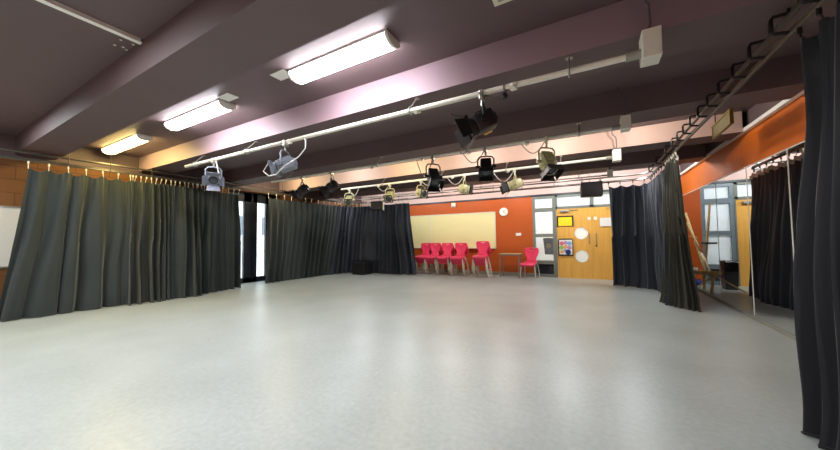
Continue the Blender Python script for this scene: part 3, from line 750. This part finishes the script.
# ------------------------------------------------------------------ furniture
def chair_proto(label, loc, rz, group):
    t = thing('plastic_chair', label, 'chair', loc, rz, group)
    # seat: profile from front lip to back, faces -Y
    def w_seat(v): return .205 + .0 * v
    rows = []; n = 14
    for j in range(13):
        v = j / 12; y = -.20 + .40 * v
        z = .455 - .03 * (1 - v) ** 3 * 1.2 - .014 * math.sin(PI * v)
        hw = .215 - .05 * v ** 2
        rows.append([(hw * (2 * i / n - 1), y, z + .012 * (2 * i / n - 1) ** 2) for i in range(n + 1)])
    b = B(); b.grid(rows)
    s = b.build('seat', M['chair'], t, True, auto=180)
    md = s.modifiers.new('thick', 'SOLIDIFY'); md.thickness = .012
    b = B(); b.grid([[(x, -.20, .425 - (.0 if k == 0 else .075)) for x in [(.215 - .01 * k) * (2 * i / n - 1) for i in range(n + 1)]] if k else [(.215 * (2 * i / n - 1), -.2, .419 + .012 * (2 * i / n - 1) ** 2) for i in range(n + 1)] for k in range(2)])
    # back: waisted shield with a hand slot
    nz, nx = 22, 20; rows = []
    for j in range(nz + 1):
        v = j / nz; z = .455 + .425 * v; y = .20 + .085 * v + .025 * math.sin(PI * v)
        if v < .3: hw = .165 - .035 * math.sin(PI * v / .6)
        else: hw = .13 + .075 * math.sin(PI / 2 * min(1, (v - .3) / .45))
        if v > .93: hw -= .03 * ((v - .93) / .07) ** 2
        rows.append([(hw * (2 * i / nx - 1), y - .03 * (2 * i / nx - 1) ** 2 * min(1, v * 2), z - (.012 * (2 * i / nx - 1) ** 4 if v > .95 else 0)) for i in range(nx + 1)])
    b2 = B(); b2.grid(rows)
    hole = [f for f in b2.bm.faces if abs(f.calc_center_median().x) < .062 and .805 < f.calc_center_median().z < .845]
    bmesh.ops.delete(b2.bm, geom=hole, context='FACES')
    k = b2.build('backrest', M['chair'], t, True, auto=180); md = k.modifiers.new('thick', 'SOLIDIFY'); md.thickness = .012
    lip = b.build('front_lip', M['chair'], t, True, auto=180); md = lip.modifiers.new('thick', 'SOLIDIFY'); md.thickness = .01
    for sx in (-1, 1):
        x = sx * .19; xo = sx * .215
        b = B()
        b.tube([(x * .9, .12, .425), (x, -.10, .425), (x, -.15, .41), (x * 1.01, -.17, .37), (xo, -.185, .06), (xo, -.175, .025), (xo, -.14, .012), (xo, .24, .012), (xo, .275, .025), (xo, .275, .05),
                (x * 1.0, .19, .36), (x * .98, .15, .415), (x * .9, .08, .425)], .0125, seg=8)
        b.build('leg', M['chairleg'], t, True)
    return t
stk = [(-5.06, 9.30), (-4.69, 9.28), (-4.22, 9.25), (-3.72, 9.22), (-2.95, 9.16)]
nm = ['leftmost stack, half behind the curtain', 'second stack from the left', 'third stack from the left', 'fourth stack from the left', 'separate rightmost stack']
lv = ['bottom', 'second from the bottom', 'third from the bottom', 'topmost']
GR = 'stacked crimson chairs along the far wall'
proto = chair_proto('crimson plastic chair on pale legs standing alone beside the oak door', (-1.60, 9.38, 0), math.radians(-6), 'crimson plastic chairs')
for k, (x, y) in enumerate(stk):
    lk = lv if k < 4 else lv[:3] + ['fourth from the bottom', lv[3]]
    for q in range(len(lk)):
        dup(proto, (x, y + .07 - q * .05, q * .052), math.radians(-2 + k), 'crimson plastic chair, %s in the %s' % (lk[q], nm[k]), GR)
t = thing('side_table', 'small pale-topped table with grey legs between the stacked chairs and the single chair', 'table', (-2.15, 9.45, 0), 0)
b = B(); b.box((0, 0, .695), (.62, .45, .022), None, .004); b.build('tabletop', M['tabletop'], t)
b = B()
for sx in (-1, 1): b.box((sx * .275, 0, .668), (.025, .38, .03))
for sy in (-1, 1): b.box((0, sy * .19, .668), (.55, .025, .03))
b.build('under_frame', M['tableleg'], t)
for sx in (-1, 1):
    for sy in (-1, 1): B().box((sx * .275, sy * .195, .327), (.027, .027, .654), None, .004).build('leg', M['tableleg'], t)

# easel behind the right-hand curtain, seen in the mirrors
E0 = Vector((1.62, 9.0, 0))
t = thing('easel', 'pale pine studio easel leaning in the far right corner, seen in the mirrors', 'easel', E0, 0)
def stick(name, p, q, w, d, m='pine'):
    p = Vector(p) - E0; q = Vector(q) - E0; L = (q - p).length
    T = Matrix.Translation((p + q) / 2) @ (q - p).to_track_quat('Z', 'Y').to_matrix().to_4x4()
    return B().box((0, 0, 0), (w, d, L), None, .004, T).build(name, M[m], t)
STICKS = True
EASEL = [('leg', (1.853, 8.40, .01), (1.75, 8.6, .40), .05, .03), ('leg', (1.82, 8.99, .01), (1.90, 8.62, .40), .05, .03),
         ('front_post', (1.87, 8.62, .40), (1.945, 9.62, 1.74), .042, .03), ('front_post', (1.797, 8.62, .40), (1.94, 9.55, 1.50), .042, .03), ('cross_bar', (1.84, 9.22, 1.14), (1.96, 9.25, 1.18), .05, .03),
         ('mast', (1.783, 9.0, .5), (1.68, 9.0, 1.62), .08, .03), ('mast_extension', (1.688, 9.0, 1.56), (1.65, 9.0, 1.90), .055, .03),
         ('rear_strut', (1.74, 8.6, .36), (1.24, 8.75, .02), .035, .025), ('rear_strut', (1.76, 8.6, .34), (1.84, 9.34, .02), .035, .025)]
for e in EASEL: stick(*e)
b = B(); b.box((1.80 - E0.x, 8.60 - E0.y, .385), (.33, .12, .03), None, .004); b.box((1.80 - E0.x, 8.54 - E0.y, .415), (.33, .015, .05)); b.box((1.80 - E0.x, 8.66 - E0.y, .415), (.33, .015, .05)); b.build('tray', M['pine'], t)
b = B(); b.box((1.72 - E0.x, 8.96 - E0.y, 1.02), (.27, .09, .045), None, .004); b.build('canvas_holder', M['tableleg'], t)
t = thing('waste_bin', 'tall dark bin with black liner by the far doors, seen in the mirrors', 'bin', (1.33, 9.24, 0), 0)
b = B()
b.prism([(-.1, -.1), (.1, -.1), (.1, .1), (-.1, .1)], 0, .012, 'Z')
rows = []
for z, w in ((0, .1), (.3, .112), (.58, .124)): rows.append([(w, -w, z), (w, w, z), (-w, w, z), (-w, -w, z), (w, -w, z)])
b.grid(rows); b.build('bin_body', M['bin'], t)
rows = []; r_ = random.Random(3)
for z, w in ((.40, .124), (.48, .13), (.56, .132), (.625, .136), (.62, .115), (.5, .1)):
    rows.append([((w + r_.uniform(-.006, .006)) * max(-1, min(1, 1.3 * math.cos(a * PI / 14))), (w + r_.uniform(-.006, .006)) * max(-1, min(1, 1.3 * math.sin(a * PI / 14))), z + r_.uniform(-.008, .008)) for a in range(28)])
    rows[-1].append(rows[-1][0])
b = B(); b.grid(rows); b.build('bin_liner', M['binbag'], t, True, auto=180)
t = thing('cloth_bundle', 'small dark blue bundle on the floor in the far right corner, seen in the mirrors', 'bag', (1.80, 9.6, 0), 0)
b = B(); b.sphere((0, 0, .07), .12, None, (1.1, 1.3, .55), seg=20)
for v in b.bm.verts: v.co += Vector((1, 1, .6)) * .02 * noise.noise(v.co * 14); v.co.z = max(0.002, v.co.z)
b.build('bag_body', M['blue'], t, True)
b = B(); b.tube([(-.05, -.1, .1), (-.03, -.12, .17), (.03, -.12, .17), (.05, -.1, .1)], .008, seg=6); b.build('strap', M['blue'], t, True)

# ------------------------------------------------------------------ lights
def area(name, loc, size, power, col=(1, 1, 1), rot=(0, 0, 0)):
    l = bpy.data.lights.new(name, 'AREA'); l.shape = 'RECTANGLE'; l.size, l.size_y = size
    l.energy = power; l.color = col
    o = bpy.data.objects.new(name, l); C.objects.link(o); o.location = loc; o.rotation_euler = rot
    return o
def bulb(name, loc, power, col):
    l = bpy.data.lights.new(name, 'POINT'); l.energy = power; l.color = col; l.shadow_soft_size = .07
    o = bpy.data.objects.new(name, l); C.objects.link(o); o.location = loc
WH = (.94, .985, 1); WM = (1, .82, .50); WP = (1, .93, .88)
for x, c, p in ((-7.2, WM, 40), (-5.2, WH, 34), (-3.6, WM, 38), (-2.0, WP, 36), (-.5, WP, 38), (.7, WP, 28)): bulb('bay_lamp_middle', (x, 5.30, 2.84), p, c)
for x, c, p in ((-7.2, WH, 48), (-5.4, WH, 52), (-3.8, WP, 54), (-2.2, WP, 60), (-.6, WH, 68), (.75, WH, 70)): bulb('bay_lamp_far', (x, 8.62, 2.86), p, c)
for x, p in ((-7, 62), (-4.5, 60), (-2, 56), (.5, 42)): area('fill_light_rear', (x, -1.4, 2.92), (1.2, .3), p, WH)  # unseen fill lights added behind the camera to brighten the near floor
for x, p in ((-6.6, 30), (-3.3, 18), (.2, 8)): area('fill_light_front', (x, .5, 2.92), (1.2, .2), p, WH)  # weaker fill added out of view, in the bay over the camera
area('corridor_lamp', (0, YF + .95, 2.66), (4, .6), 105, (.96, .99, 1))

w = bpy.data.worlds.new('World'); bpy.context.scene.world = w; w.use_nodes = True
bg = w.node_tree.nodes['Background']; bg.inputs[0].default_value = (.95, .96, 1, 1); bg.inputs[1].default_value = 9.0

# ------------------------------------------------------------------ camera
F, YW, PT, RO = 306.09, .50933, .043276, -.011575
cy, sy = math.cos(YW), math.sin(YW)
fw = Vector((-sy * math.cos(PT), cy * math.cos(PT), math.sin(PT))); rt = Vector((cy, sy, 0)); up = rt.cross(fw)
rt2 = rt * math.cos(RO) + up * math.sin(RO); up2 = rt2.cross(fw)
cam = bpy.data.cameras.new('camera'); co = bpy.data.objects.new('camera', cam); C.objects.link(co)
cam.sensor_width = 36; cam.lens = 36 * F / 840; cam.clip_start = .05
co.matrix_world = Matrix(((rt2.x, up2.x, -fw.x, 0), (rt2.y, up2.y, -fw.y, 0), (rt2.z, up2.z, -fw.z, 1.2), (0, 0, 0, 1)))
sc = bpy.context.scene; sc.camera = co
sc.view_settings.view_transform = 'Standard'; sc.view_settings.look = 'None'; sc.view_settings.exposure = 0
